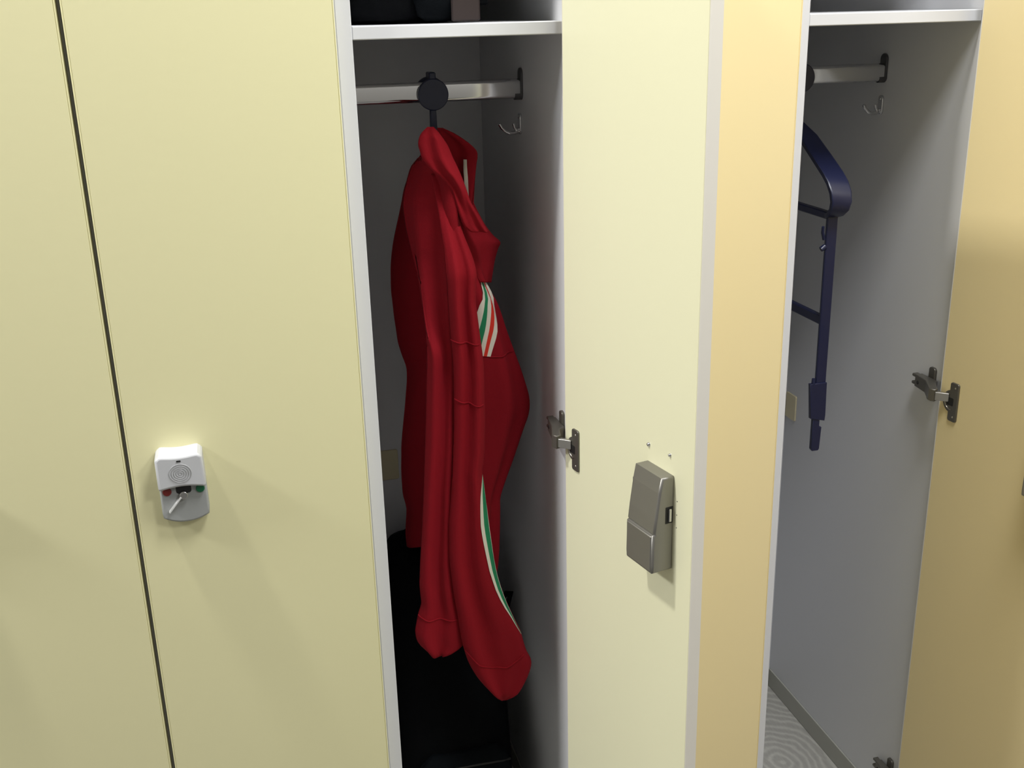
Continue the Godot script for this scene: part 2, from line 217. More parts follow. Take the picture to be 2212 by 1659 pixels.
# a tube of radius r (or an ellipse r x r2) along a path, closed at its ends
func add_tube(st: SurfaceTool, path: Array, r: float, sides := 10, taper := 1.0):
	st.set_smooth_group(1)
	var rings := []
	var up := Vector3.UP
	for i in path.size():
		var a: Vector3 = path[maxi(i - 1, 0)]
		var b: Vector3 = path[mini(i + 1, path.size() - 1)]
		var t := (b - a).normalized()
		if absf(t.dot(up)) > 0.95:
			up = Vector3.RIGHT if absf(t.x) < 0.9 else Vector3.BACK
		var s := t.cross(up).normalized()
		up = s.cross(t).normalized()
		var rr := r * lerpf(1.0, taper, float(i) / maxf(1.0, path.size() - 1))
		var ring := []
		for k in sides:
			var an := TAU * k / sides
			ring.append(path[i] + (s * cos(an) + up * sin(an)) * rr)
		rings.append(ring)
	for i in rings.size() - 1:
		for k in sides:
			var j := (k + 1) % sides
			var mid: Vector3 = (rings[i][k] + rings[i][j]) * 0.5
			quad(st, rings[i][k], rings[i][j], rings[i + 1][j], rings[i + 1][k], mid - path[i])
	st.set_smooth_group(-1)
	for e in [0, rings.size() - 1]:
		var o: Vector3 = path[e] - path[1 if e == 0 else e - 1]
		for k in sides:
			tri(st, path[e], rings[e][k], rings[e][(k + 1) % sides], o)

func tube(path: Array, r: float, sides := 10, taper := 1.0) -> ArrayMesh:
	var st := begin()
	add_tube(st, path, r, sides, taper)
	return done(st)

# profile of [radius, height] turned about y
func lathe(prof: Array, sides := 32, smooth := true) -> ArrayMesh:
	var st := begin()
	for i in prof.size() - 1:
		st.set_smooth_group(i + 1 if not smooth else 1)
		for k in sides:
			var a := TAU * k / sides
			var b := TAU * (k + 1) / sides
			var p := []
			for q in [[i, a], [i, b], [i + 1, b], [i + 1, a]]:
				p.append(Vector3(cos(q[1]) * prof[q[0]][0], prof[q[0]][1], sin(q[1]) * prof[q[0]][0]))
			var d := Vector2(prof[i + 1][1] - prof[i][1], -(prof[i + 1][0] - prof[i][0]))
			var am := (a + b) * 0.5
			quad(st, p[0], p[1], p[2], p[3], Vector3(cos(am) * d.x, d.y, sin(am) * d.x) + Vector3(cos(am), 0, sin(am)) * 0.0001)
	return done(st)

func mat(c: Color, rough: float, metal := 0.0) -> StandardMaterial3D:
	var m := StandardMaterial3D.new()
	m.albedo_color = c
	m.roughness = rough
	m.metallic = metal
	return m

func rgb(r: int, g: int, b: int) -> Color:
	return Color8(r, g, b)

func noise_normal(freq: float, strength: float, size := 256, kind := FastNoiseLite.TYPE_SIMPLEX) -> NoiseTexture2D:
	var n := FastNoiseLite.new()
	n.seed = 7
	n.noise_type = kind
	n.frequency = freq
	var t := NoiseTexture2D.new()
	t.width = size
	t.height = size
	t.seamless = true
	t.noise = n
	t.as_normal_map = true
	t.bump_strength = strength
	return t

func bumped(m: StandardMaterial3D, tex: Texture2D, amount: float, scale: float):
	m.normal_enabled = true
	m.normal_texture = tex
	m.normal_scale = amount
	m.uv1_triplanar = true
	m.uv1_scale = Vector3.ONE * scale

func make_materials():
	var peel := noise_normal(0.03, 2.0)
	M.door = mat(rgb(217, 212, 168), 0.42)
	bumped(M.door, peel, 0.03, 6.0)
	M.butter = mat(rgb(235, 217, 167), 0.42)
	M.ivory = mat(rgb(233, 231, 198), 0.42)
	bumped(M.ivory, peel, 0.03, 6.0)
	bumped(M.butter, peel, 0.03, 6.0)
	M.band = mat(rgb(222, 217, 205), 0.5)
	M.carcass = mat(rgb(210, 211, 214), 0.5)
	bumped(M.carcass, peel, 0.03, 6.0)
	M.chrome = mat(rgb(214, 214, 216), 0.09, 1.0)
	M.nickel = mat(rgb(172, 168, 160), 0.32, 1.0)
	M.hinge = mat(rgb(112, 109, 102), 0.42, 0.75)
	M.arm = mat(rgb(190, 188, 184), 0.42, 1.0)
	M.bracket = mat(rgb(96, 96, 98), 0.45, 0.8)
	M.lockbox = mat(rgb(146, 144, 139), 0.46, 0.85)
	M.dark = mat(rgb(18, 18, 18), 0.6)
	M.steel = mat(rgb(205, 205, 205), 0.22, 1.0)
	M.white_plastic = mat(rgb(184, 185, 187), 0.42)
	M.grey_plastic = mat(rgb(150, 152, 150), 0.45)
	M.red_button = mat(rgb(112, 32, 28), 0.4)
	M.green_button = mat(rgb(14, 98, 62), 0.4)
	M.bright = mat(rgb(228, 228, 226), 0.35, 0.3)
	M.plate = mat(rgb(214, 204, 170), 0.5)
	M.hanger = mat(rgb(20, 25, 56), 0.34)
	var weave := noise_normal(0.35, 6.0)
	M.jacket = mat(rgb(142, 18, 31), 0.85)
	bumped(M.jacket, weave, 0.45, 14.0)
	M.jacket.metallic_specular = 0.3
	M.tape_white = mat(rgb(224, 218, 204), 0.85)
	M.tape_green = mat(rgb(24, 128, 84), 0.85)
	M.tape_red = mat(rgb(214, 48, 30), 0.85)
	M.black_cloth = mat(rgb(14, 15, 17), 0.8)
	bumped(M.black_cloth, weave, 0.5, 14.0)
	M.navy_cloth = mat(rgb(16, 19, 22), 0.75)
	bumped(M.navy_cloth, weave, 0.5, 14.0)
	M.black_cloth.metallic_specular = 0.15
	M.navy_cloth.metallic_specular = 0.15
	M.brown_leather = mat(rgb(44, 31, 29), 0.55)
	M.strip = mat(rgb(168, 168, 160), 0.55)
	M.room_wall = mat(rgb(196, 195, 190), 0.8)
	M.ceiling = mat(rgb(232, 231, 226), 0.9)
	M.room_floor = mat(rgb(92, 90, 87), 0.55)
	M.far_wall = mat(rgb(140, 138, 133), 0.8)
	M.liner = mat(Color.WHITE, 0.5)
	M.liner.albedo_texture = grain_texture()
	M.glow = mat(rgb(255, 252, 244), 0.6)
	M.glow.emission_enabled = true
	M.glow.emission = rgb(255, 248, 235)
	M.glow.emission_energy_multiplier = 3.0

# printed wood figure on the laminate: cathedral arcs round a heart
func grain_texture() -> ImageTexture:
	var n := FastNoiseLite.new()
	n.seed = 21
	n.frequency = 0.012
	var im := Image.create(512, 768, false, Image.FORMAT_RGB8)
	for y in 768:
		for x in 512:
			var u := (x / 512.0 - 0.63) * 0.284 + n.get_noise_2d(x * 0.5, y * 0.5) * 0.010
			var v := (y / 768.0 - 0.52) * 0.494 + n.get_noise_2d(x * 0.5 + 900, y * 0.5) * 0.010
			var d := sqrt(u * u * 1.5 + v * v)
			var s := 0.5 + 0.5 * sin(d * TAU / 0.0205 + n.get_noise_2d(y * 0.6, x * 0.6) * 1.6)
			s = pow(s, 2.0)
			var k := lerpf(0.60, 0.68, s) + n.get_noise_2d(x * 7.0, y * 2.0) * 0.025
			im.set_pixel(x, y, Color(k, k * 0.99, k * 0.95))
	return ImageTexture.create_from_image(im)

# ---------------------------------------------------------------- lamps
func downlight(at: Vector3, energy: float, label: String, size := 0.15):
	var t := thing("ceiling_downlight", label, "light", at, "round ceiling downlights")
	obj("trim_ring", lathe([[size * 0.54, 0.0], [size * 0.72, -0.002], [size * 0.74, -0.008], [size * 0.70, -0.012], [size * 0.56, -0.006], [size * 0.54, 0.0]]), M.white_plastic, t)
	obj("lens", lathe([[0.0, -0.006], [size * 0.55, -0.006], [size * 0.55, -0.001], [0.0, -0.001]], 32, false), M.glow, t)
	var l := AreaLight3D.new()
	l.name = "lamp_light"
	l.area_size = Vector2(size, size)
	l.light_energy = energy
	l.light_color = Color(1.0, 0.99, 0.965)
	l.shadow_enabled = true
	l.area_range = 12.0
	l.rotation_degrees = Vector3(-90, 0, 0)
	l.position = Vector3(0, -0.016, 0)
	t.add_child(l, true)

func panel_light(at: Vector3, energy: float, label: String, size := 0.595):
	var t := thing("ceiling_panel_light", label, "light", at)
	var st := begin()
	var h := size * 0.5
	for s in [-1.0, 1.0]:
		add_cbox(st, Vector3(s * (h - 0.01), -0.006, 0), Vector3(0.02, 0.012, size), 0.001)
		add_cbox(st, Vector3(0, -0.006, s * (h - 0.01)), Vector3(size - 0.04, 0.012, 0.02), 0.001)
	obj("frame", done(st), M.white_plastic, t)
	obj("diffuser", cbox(Vector3(size - 0.04, 0.006, size - 0.04), 0.001, Vector3(0, -0.004, 0)), M.glow, t)
	var l := AreaLight3D.new()
	l.name = "lamp_light"
	l.area_size = Vector2(size - 0.04, size - 0.04)
	l.light_energy = energy
	l.light_color = Color(0.985, 0.99, 1.0)
	l.shadow_enabled = true
	l.area_range = 12.0
	l.rotation_degrees = Vector3(-90, 0, 0)
	l.position = Vector3(0, -0.016, 0)
	t.add_child(l, true)

# ---------------------------------------------------------------- lockers
func door_frame(parent: Node3D, m: Material, p: Vector3, degrees: float, w: float, y0: float, y1: float) -> MeshInstance3D:
	var th := deg_to_rad(degrees)
	var b := Basis(Vector3(cos(th), 0, sin(th)), Vector3.UP, Vector3(-sin(th), 0, cos(th)))
	var e := 0.0012 if degrees < 170.0 else 0.0022
	var rim := 0.0004 if degrees < 170.0 else 0.0014
	var d := obj("door", span(Vector3(e, y0 + e, -0.018), Vector3(w - e, y1 - e, 0.0), 0.0006), m, parent, Vector3(p.x, 0, p.z), b)
	var st := begin()
	add_cbox(st, Vector3(w - e * 0.5, (y0 + y1) * 0.5, -0.009), Vector3(e, y1 - y0, 0.018), rim)
	add_cbox(st, Vector3(e * 0.5, (y0 + y1) * 0.5, -0.009), Vector3(e, y1 - y0, 0.018), rim)
	add_cbox(st, Vector3(w * 0.5, y1 - e * 0.5, -0.009), Vector3(w - 2 * e, e, 0.018), rim)
	add_cbox(st, Vector3(w * 0.5, y0 + e * 0.5, -0.009), Vector3(w - 2 * e, e, 0.018), rim)
	obj("edge_band", done(st), M.band if degrees < 170.0 else m, d, Vector3.ZERO, Basis.IDENTITY, "pale grey edge banding" if degrees < 170.0 else "")
	return d

# hinge leaf screwed on the inner face of a door, with its cup and arm
func door_hinges(d: MeshInstance3D):
	for y in HINGE_Y:
		var st := begin()
		add_extrude(st, round_rect(0.0185, 0.065, 0.004, Vector2(0.0328, y)), 0.0, 0.0028, 0.0010)
		# cup flange on the hinge side
		var cup := PackedVector2Array()
		for i in 17:
			var a := PI * 0.5 + PI * i / 16.0
			cup.append(Vector2(0.0262 + cos(a) * 0.0165, y + sin(a) * 0.0185))
		add_extrude(st, cup, 0.0, 0.0022, 0.0007)
		obj("hinge_plate", done(st), M.hinge, d, Vector3.ZERO, Basis.IDENTITY, "grey metal hinge plate")
		# raised rim of the cup and the dark well in it
		var rim := []
		for i in 15:
			var a := PI * 0.62 + PI * 0.95 * i / 14.0
			rim.append(Vector3(0.0272 + cos(a) * 0.0125, y + sin(a) * 0.0135, 0.0024))
		obj("hinge_cup", tube(rim, 0.0012, 8), M.nickel, d)
		obj("cup_well", extrude(round_rect(0.014, 0.013, 0.002, Vector2(0.0265, y)), 0.0018, 0.0030, 0.0), M.dark, d)
		for sy in [-1.0, 1.0]:
			obj("screw", lathe([[0.0, 0.0009], [0.0014, 0.0007], [0.0020, 0.0]], 14), M.nickel, d, Vector3(0.0345, y + sy * 0.0245, 0.0028), Basis(Vector3.RIGHT, PI * 0.5))

# hinge body fixed on the inner side of the right wall
func wall_hinges(t: Node3D, wall_x: float, p: Vector3, degrees: float):
	var th := deg_to_rad(degrees)
	var u := Vector3(cos(th), 0, sin(th))
	var n := Vector3(-sin(th), 0, cos(th))
	for y in HINGE_Y:
		# wing plate on the wall
		var b := Basis(Vector3(0, 0, 1), Vector3(0, 1, 0), Vector3(-1, 0, 0))
		obj("hinge_mount", extrude(round_rect(0.016, 0.058, 0.005, Vector2(-0.022, 0.006)), 0.0, 0.0045, 0.0012), M.hinge, t, Vector3(wall_x, y, 0), b)
		# channel that leaves the wall towards the front, with a notched tail
		var c := Vector3(p.x, y + 0.0055, p.z) + u * 0.0205 + n * 0.0030
		var a := c + Vector3(-0.0150, 0, -0.0130)
		var plan := Basis(Vector3(1, 0, 0), Vector3(0, 0, -1), Vector3(0, 1, 0))
		var k := Vector2(a.x - wall_x, -a.z)
		var st := begin()
		add_extrude(st, PackedVector2Array([Vector2(-0.0046, 0.046), Vector2(-0.0046, 0.004), Vector2(-0.014, -0.004), k + Vector2(0.004, -0.001), k + Vector2(-0.0035, -0.004), k + Vector2(-0.0075, 0.006), Vector2(-0.022, 0.012), Vector2(-0.0175, 0.046)]), -0.003, 0.0175, 0.0015)
		for sy in [-1.0, 1.0]:
			var yy: float = 0.0072 + sy * 0.0066
			add_cbox(st, Vector3(-0.011, 0.051, yy), Vector3(0.011, 0.012, 0.0052), 0.0012)
		obj("hinge_body", done(st), M.hinge, t, Vector3(wall_x, y, 0), plan, "grey metal hinge body with a notched tail")
		obj("adjusting_screw", lathe([[0.0, 0.0010], [0.0030, 0.0008], [0.0036, 0.0]], 14), M.dark, t, Vector3(wall_x - 0.0187, y + 0.006, -0.036), Basis(Vector3.BACK, PI * 0.5))
		# bright arm from the body to the cup in the door
		var f := c - a
		var fx := f.normalized()
		var fz := fx.cross(Vector3.UP).normalized()
		obj("hinge_arm", extrude(round_rect(f.length() + 0.004, 0.0140, 0.0012, Vector2(f.length() * 0.5, 0)), -0.0030, 0.0030, 0.0008), M.arm, t, a, Basis(fx, Vector3.UP, fz), "bright steel hinge arm")

# back box of the lock, on the inner face of a door
func lock_box(d: MeshInstance3D):
	var x0 := 0.2150
	var x1 := 0.2770
	var yt := 1.0102
	var yb := 0.8790
	# side profile: (outward, height), thin at the top, with a step at mid height
	var prof := PackedVector2Array([Vector2(0.0, yb), Vector2(0.0, yt), Vector2(0.0185, yt), Vector2(0.0225, yt - 0.020), Vector2(0.0275, yt - 0.055), Vector2(0.0297, yt - 0.0745), Vector2(0.0285, yt - 0.0765), Vector2(0.0310, yt - 0.0775), Vector2(0.0318, yb + 0.010), Vector2(0.0310, yb)])
	var st := begin()
	# the profile lies in (outward, up); extrude across the door, both rims rounded
	var mid := (x0 + x1) * 0.5
	var b := Basis(Vector3(0, 0, 1), Vector3(0, 1, 0), Vector3(-1, 0, 0))
	add_extrude(st, prof, 0.0, (x1 - x0) * 0.5, 0.003)
	add_extrude(st, prof, 0.0, -(x1 - x0) * 0.5, 0.003)
	obj("lock_housing", done(st), M.lockbox, d, Vector3(mid, 0, 0), b, "grey metal lock housing")
	obj("battery_cover", extrude(round_rect(0.0555, 0.051, 0.002, Vector2(mid, yb + 0.0275)), 0.0305, 0.0327, 0.0012), M.lockbox, d, Vector3.ZERO, Basis.IDENTITY, "grey battery cover on the lower half")
	obj("latch_slot", span(Vector3(x1 - 0.0006, 0.9465, 0.0015), Vector3(x1 + 0.0006, 0.9695, 0.0125), 0.0002), M.dark, d)
	obj("latch_bolt", span(Vector3(x1 - 0.0004, 0.9490, 0.0045), Vector3(x1 + 0.0030, 0.9670, 0.0088), 0.0008), M.steel, d, Vector3.ZERO, Basis.IDENTITY, "bright latch bolt")
	obj("cable_cover", span(Vector3(x0 - 0.0035, 0.962, 0.004), Vector3(x0 + 0.001, 0.990, 0.020), 0.001), M.lockbox, d)
	for q in [[0.2190, 1.0333, 0.0030], [0.2665, 1.0355, 0.0024]]:
		obj("screw", lathe([[0.0, 0.0030], [q[2] * 0.7, 0.0024], [q[2], 0.0]], 16), M.steel, d, Vector3(q[0], q[1], 0), Basis(Vector3.RIGHT, PI * 0.5))
	for q in [[0.2840, 0.978], [0.2838, 0.959], [0.2836, 0.941]]:
		obj("screw_hole", lathe([[0.0, 0.0004], [0.0009, 0.0]], 10), M.dark, d, Vector3(q[0], q[1], 0), Basis(Vector3.RIGHT, PI * 0.5))

# outer lock with card reader on a closed door; local x runs to the right, z out of the door
func card_lock(d: MeshInstance3D, at: Vector3):
	var holder := d.global_transform.affine_inverse() * Transform3D(Basis.IDENTITY, at)
	var b := holder.basis
	var base := PackedVector2Array()
	for p in [[-0.0305, 0.047], [0.0305, 0.047], [0.0312, -0.030]]:
		base.append(Vector2(p[0], p[1]))
	for i in 13:
		var x := lerpf(0.0302, -0.0302, i / 12.0)
		base.append(Vector2(x, -0.0375 - 0.0085 * (1.0 - pow(absf(x) / 0.0302, 2.2))))
	base.append(Vector2(-0.0312, -0.030))
	obj("lock_base", extrude(base, 0.0, 0.0165, 0.003), M.grey_plastic, d, holder.origin, b, "light grey lock base")
	var cover := PackedVector2Array()
	for i in 17:
		var x := lerpf(-0.0285, 0.0285, i / 16.0)
		var k := x / 0.0285
		cover.append(Vector2(x, 0.0590 + 0.0040 * pow(absf(k), 2.0) - 0.0052 * pow(absf(k), 10.0)))
	cover.append(Vector2(0.0305, 0.0550))
	cover.append(Vector2(0.0312, 0.0120))
	for i in 15:
		var x := lerpf(0.0300, -0.0300, i / 14.0)
		var k := x / 0.03
		cover.append(Vector2(x, 0.0118 - 0.0046 * cos(k * PI * 0.5 * 0.0) * pow(absf(k), 2.0) + 0.0012 * pow(absf(k), 8.0)))
	cover.append(Vector2(-0.0312, 0.0120))
	cover.append(Vector2(-0.0305, 0.0550))
	obj("reader_cover", wedge(extrude(cover, 0.0, 0.0385, 0.0035), 0.008, 0.060, 0.72), M.white_plastic, d, holder.origin, b, "white card reader cover with curved top")
	for k in 5:
		var ring := []
		var r := 0.0022 + k * 0.0030
		for i in 33:
			ring.append(Vector3(cos(TAU * i / 32) * r, 0.0335 + sin(TAU * i / 32) * r, 0.0385 * lerpf(0.72, 1.0, (0.0335 + sin(TAU * i / 32) * r - 0.008) / 0.052) + 0.0001))
		obj("target_ring", tube(ring, 0.0008, 6), M.white_plastic, d, holder.origin, b)
	obj("indicator_slot", extrude(round_rect(0.0058, 0.0022, 0.0009, Vector2(0.0, 0.0525)), 0.0350, 0.0375), M.dark, d, holder.origin, b)
	obj("cover_shade", extrude(round_rect(0.020, 0.016, 0.004, Vector2(0.0005, 0.0055)), 0.0160, 0.0170), M.dark, d, holder.origin, b)  # flat dark patch painted for the shade below the reader cover
	obj("indicator_button", extrude(disc_poly(0.0058, Vector2(-0.0212, 0.0022)), 0.0160, 0.0190, 0.001), M.red_button, d, holder.origin, b, "dark red indicator")
	obj("indicator_button", extrude(disc_poly(0.0058, Vector2(0.0222, 0.0022)), 0.0160, 0.0190, 0.001), M.green_button, d, holder.origin, b, "green indicator")
	obj("knob", extrude(disc_poly(0.0056, Vector2(0.0, -0.0035)), 0.0160, 0.0235, 0.0012), M.steel, d, holder.origin, b, "round steel knob")
	var lev := begin()
	add_extrude(lev, PackedVector2Array([Vector2(-0.0028, -0.0062), Vector2(-0.0202, -0.0272), Vector2(-0.0217, -0.0259), Vector2(-0.0045, -0.0047)]), 0.0165, 0.0240, 0.0005)
	obj("lever", done(lev), M.bright, d, holder.origin, b, "thin steel lever pointing down")

func hanging_rail(t: Node3D, xl: float, xr: float, z: float):
	# oval tube, 30 x 15 mm
	var prof := PackedVector2Array()
	for p in round_rect(0.015, 0.030, 0.0062, Vector2.ZERO, 7):
		prof.append(p)
	var b := Basis(Vector3(0, 0, -1), Vector3(0, 1, 0), Vector3(1, 0, 0))
	var st := begin()
	st.set_smooth_group(1)
	var n := prof.size()
	for i in n:
		var j := (i + 1) % n
		quad(st, Vector3(prof[i].x, prof[i].y, 0.004), Vector3(prof[j].x, prof[j].y, 0.004), Vector3(prof[j].x, prof[j].y, xr - xl - 0.004), Vector3(prof[i].x, prof[i].y, xr - xl - 0.004), Vector3(prof[i].x + prof[j].x, prof[i].y + prof[j].y, 0))
	obj("hanging_rail", done(st), M.chrome, t, Vector3(xl, RAIL_Y, z), b, "chrome oval hanging rail")
	for e in [[xl, 1.0], [xr, -1.0]]:
		var bb := Basis(Vector3(0, 0, -e[1]), Vector3(0, 1, 0), Vector3(e[1], 0, 0))
		var m := begin()
		add_extrude(m, round_rect(0.0190, 0.0475, 0.0094, Vector2(0, 0.0070)), 0.0, 0.0035, 0.0008)
		# cup under the tube
		var cup := PackedVector2Array()
		for i in 15:
			var a := PI + PI * i / 14.0
			cup.append(Vector2(cos(a) * 0.0098, -0.0075 + sin(a) * 0.0098))
		for i in 15:
			var a := TAU - PI * i / 14.0
			cup.append(Vector2(cos(a) * 0.0079, -0.0075 + sin(a) * 0.0079))
		add_extrude(m, cup, 0.0, 0.012, 0.0005)
		obj("rail_bracket", done(m), M.bracket, t, Vector3(e[0], RAIL_Y, z), bb, "dark grey rail bracket")

func coat_hook(t: Node3D, x: float, y: float, z: float):
	var b := Basis(Vector3(0, 0, 1), Vector3(0, 1, 0), Vector3(-1, 0, 0))
	var st := begin()
	add_extrude(st, round_rect(0.0135, 0.033, 0.0065, Vector2.ZERO), 0.0, 0.0035, 0.0012)
	var long := []
	for k in [[0.002, -0.011, 0.0], [0.010, -0.0135, 0.0], [0.018, -0.0135, 0.0], [0.025, -0.0105, 0.0], [0.031, -0.005, 0.0], [0.0345, 0.0015, 0.0]]:
		long.append(Vector3(k[2], k[1], k[0]))
	add_tube(st, long, 0.0027, 10, 1.15)
	var small := []
	for k in [[0.002, -0.008], [0.0075, -0.009], [0.0105, -0.005], [0.0115, 0.001]]:
		small.append(Vector3(0, k[1], k[0]))
	add_tube(st, small, 0.0023, 10, 1.2)
	obj("coat_hook", done(st), M.chrome, t, Vector3(x, y, z), b, "small chrome double hook")
	for sy in [-0.0105, 0.0105]:
		obj("screw", lathe([[0.0, 0.0014], [0.0018, 0.0010], [0.0027, 0.0]], 12), M.steel, t, Vector3(x - 0.0035, y + sy, z), Basis(Vector3.BACK, PI * 0.5))

func locker(i: int, label: String, opened: float, hinge: Vector3, fitted: bool) -> Node3D:
	var xl: float = EDGES[i]
	var xr: float = EDGES[i + 1]
	var t := thing("locker", label, "locker", Vector3.ZERO, "lockers in one row")
	var zb := -DEPTH - 0.006
	for s in [[xl, xl + SIDE], [xr - SIDE, xr]]:
		obj("side_panel", span(Vector3(s[0] + 0.0001, 0.043, zb), Vector3(s[1] - 0.0001, CARCASS_TOP, 0.0), 0.0008), M.carcass, t)
	obj("back_panel", span(Vector3(xl + SIDE, 0.043, zb), Vector3(xr - SIDE, CARCASS_TOP, -DEPTH), 0.0003), M.carcass, t)
	obj("top_panel", span(Vector3(xl + SIDE, CARCASS_TOP - 0.018, -DEPTH), Vector3(xr - SIDE, CARCASS_TOP, 0.0), 0.0008), M.carcass, t)
	obj("bottom_panel", span(Vector3(xl + SIDE, 0.043, -DEPTH), Vector3(xr - SIDE, BASE_TOP - 0.002, 0.0), 0.0008), M.carcass, t)
	obj("plinth", span(Vector3(xl + 0.0002, 0.0, zb), Vector3(xr - 0.0002, 0.043, -0.05), 0.0008), M.carcass, t)
	obj("shelf", span(Vector3(xl + SIDE, SHELF_TOP - 0.017, -DEPTH), Vector3(xr - SIDE, SHELF_TOP, -0.001), 0.0012), M.carcass, t)
	var w := xr - xl - 0.0055
	var d := door_frame(t, M.butter if i >= 3 else (M.ivory if i == 2 else M.door), hinge, opened, w, 0.045, 1.826)
	if not fitted:
		return t
	door_hinges(d)
	wall_hinges(t, xr - SIDE, hinge, opened)
	lock_box(d)
	hanging_rail(t, xl + SIDE, xr - SIDE, -0.224 if i == 2 else -0.239)
	coat_hook(t, xr - SIDE, 1.4025, -0.2315 if i == 2 else -0.239)
	# printed liner on the bottom and low strips round it
	var st := begin()
	var a := Vector3(xl + SIDE, BASE_TOP, -DEPTH)
	var c := Vector3(xr - SIDE, BASE_TOP, -0.001)
	for q in [[a.x, a.z, 0.0, 0.0], [c.x, a.z, 1.0, 0.0], [c.x, c.z, 1.0, 1.0], [a.x, a.z, 0.0, 0.0], [c.x, c.z, 1.0, 1.0], [a.x, c.z, 0.0, 1.0]]:
		st.set_normal(Vector3.UP)
		st.set_uv(Vector2(q[2], q[3]))
		st.add_vertex(Vector3(q[0], BASE_TOP, q[1]))
	for q in [[a.x, c.z, BASE_TOP - 0.002], [a.x, c.z, BASE_TOP], [c.x, c.z, BASE_TOP], [a.x, c.z, BASE_TOP - 0.002], [c.x, c.z, BASE_TOP], [c.x, c.z, BASE_TOP - 0.002]]:
		st.set_normal(Vector3.BACK)
		st.set_uv(Vector2(0.5, 0.99))
		st.add_vertex(Vector3(q[0], q[2], q[1]))
	obj("bottom_liner", st.commit(), M.liner, t, Vector3.ZERO, Basis.IDENTITY, "pale grey wood-figured liner")
	obj("base_strip", span(Vector3(c.x - 0.003, BASE_TOP, a.z), Vector3(c.x, BASE_TOP + 0.046, c.z), 0.0012), M.strip, t)
	obj("base_strip", span(Vector3(a.x, BASE_TOP, a.z), Vector3(a.x + 0.003, BASE_TOP + 0.046, c.z), 0.0012), M.strip, t)
	obj("base_strip", span(Vector3(a.x + 0.003, BASE_TOP, a.z), Vector3(c.x - 0.003, BASE_TOP + 0.046, a.z + 0.003), 0.0012), M.strip, t)
	return t

# ---------------------------------------------------------------- hanger
# lies in the y,z plane, the rail passes through its origin
func make_hanger(called: String, label: String, at: Vector3, span_z := 1.0) -> Node3D:
	var t := thing(called, label, "hanger", at, "dark blue hangers on the rails")
	var front := Basis.IDENTITY
	# clamp: a disc either side of the rail, a bridge over it and a nub
	obj("clamp_disc", extrude(disc_poly(0.0235, Vector2(0, -0.003), 36), 0.009, 0.016, 0.0015), M.hanger, t, Vector3.ZERO, front)
	obj("clamp_disc", extrude(disc_poly(0.0225, Vector2(0, 0.0), 36), -0.016, -0.009, 0.0), M.hanger, t, Vector3.ZERO, front)
	obj("clamp_bridge", span(Vector3(-0.005, 0.0155, -0.014), Vector3(0.005, 0.0295, 0.0145), 0.0015), M.hanger, t)
	var st := begin()
	# neck, a little wider towards the shoulders
	add_extrude(st, PackedVector2Array([Vector2(-0.0045, -0.024), Vector2(0.0045, -0.024), Vector2(0.0062, -0.090), Vector2(-0.0055, -0.090)]), 0.0005, 0.0095, 0.0015)
	obj("neck", done(st), M.hanger, t)
	for s in [1.0, -1.0]:
		# broad shoulder band that turns under at its end
		var path := []
		var wide := []
		for k in [[0.004, -0.080, 0.0150], [0.045, -0.096, 0.0165], [0.090, -0.122, 0.0175], [0.130, -0.146, 0.0180], [0.146, -0.158, 0.0180], [0.157, -0.172, 0.0178], [0.161, -0.186, 0.0175], [0.157, -0.199, 0.0165], [0.146, -0.208, 0.0150], [0.136, -0.2115, 0.013]]:
			path.append(Vector2(k[0] * span_z, k[1]))
			wide.append(k[2])
		obj("shoulder", band(path, wide, 0.0065, s), M.hanger, t, Vector3.ZERO, Basis.IDENTITY)
		# upright strap, clip and hook
		var z: float = s * 0.138 * span_z
		obj("strap", span(Vector3(-0.0095, -0.555, z - 0.003), Vector3(0.0095, -0.208, z + 0.003), 0.0012), M.hanger, t)
		var cl := begin()
		add_extrude(cl, PackedVector2Array([Vector2(-0.0215, -0.497), Vector2(-0.0165, -0.560), Vector2(0.0105, -0.5665), Vector2(0.0115, -0.556), Vector2(0.0098, -0.497)]), z - 0.001, z + 0.006, 0.001)
		add_tube(cl, [Vector3(-0.015, -0.500, z + 0.003), Vector3(-0.0145, -0.488, z + 0.003)], 0.0035, 10, 0.9)
		obj("clip", done(cl), M.hanger, t)
		var hk := begin()
		add_extrude(hk, PackedVector2Array([Vector2(-0.0105, -0.562), Vector2(0.0020, -0.562), Vector2(0.0020, -0.578), Vector2(0.0065, -0.5785), Vector2(0.0050, -0.618), Vector2(0.0030, -0.6215), Vector2(-0.0085, -0.6215), Vector2(-0.0105, -0.618)]), z - 0.0025, z + 0.0045, 0.001)
		obj("strap_hook", done(hk), M.hanger, t)
		var tk := begin()
		add_tube(tk, [Vector3(-0.012, -0.250, z), Vector3(-0.0165, -0.238, z + 0.002), Vector3(-0.0175, -0.228, z + 0.004)], 0.0028, 8, 0.85)
		add_tube(tk, [Vector3(-0.009, -0.262, z), Vector3(-0.0165, -0.266, z)], 0.0050, 8, 0.9)
		obj("catch", done(tk), M.hanger, t)
	obj("cross_bar", span(Vector3(-0.006, -0.2190, -0.139 * span_z), Vector3(0.006, -0.2070, 0.139 * span_z), 0.0015), M.hanger, t)
	obj("cross_bar", span(Vector3(-0.005, -0.3970, -0.138 * span_z), Vector3(0.005, -0.3810, 0.138 * span_z), 0.0015), M.hanger, t)
	return t

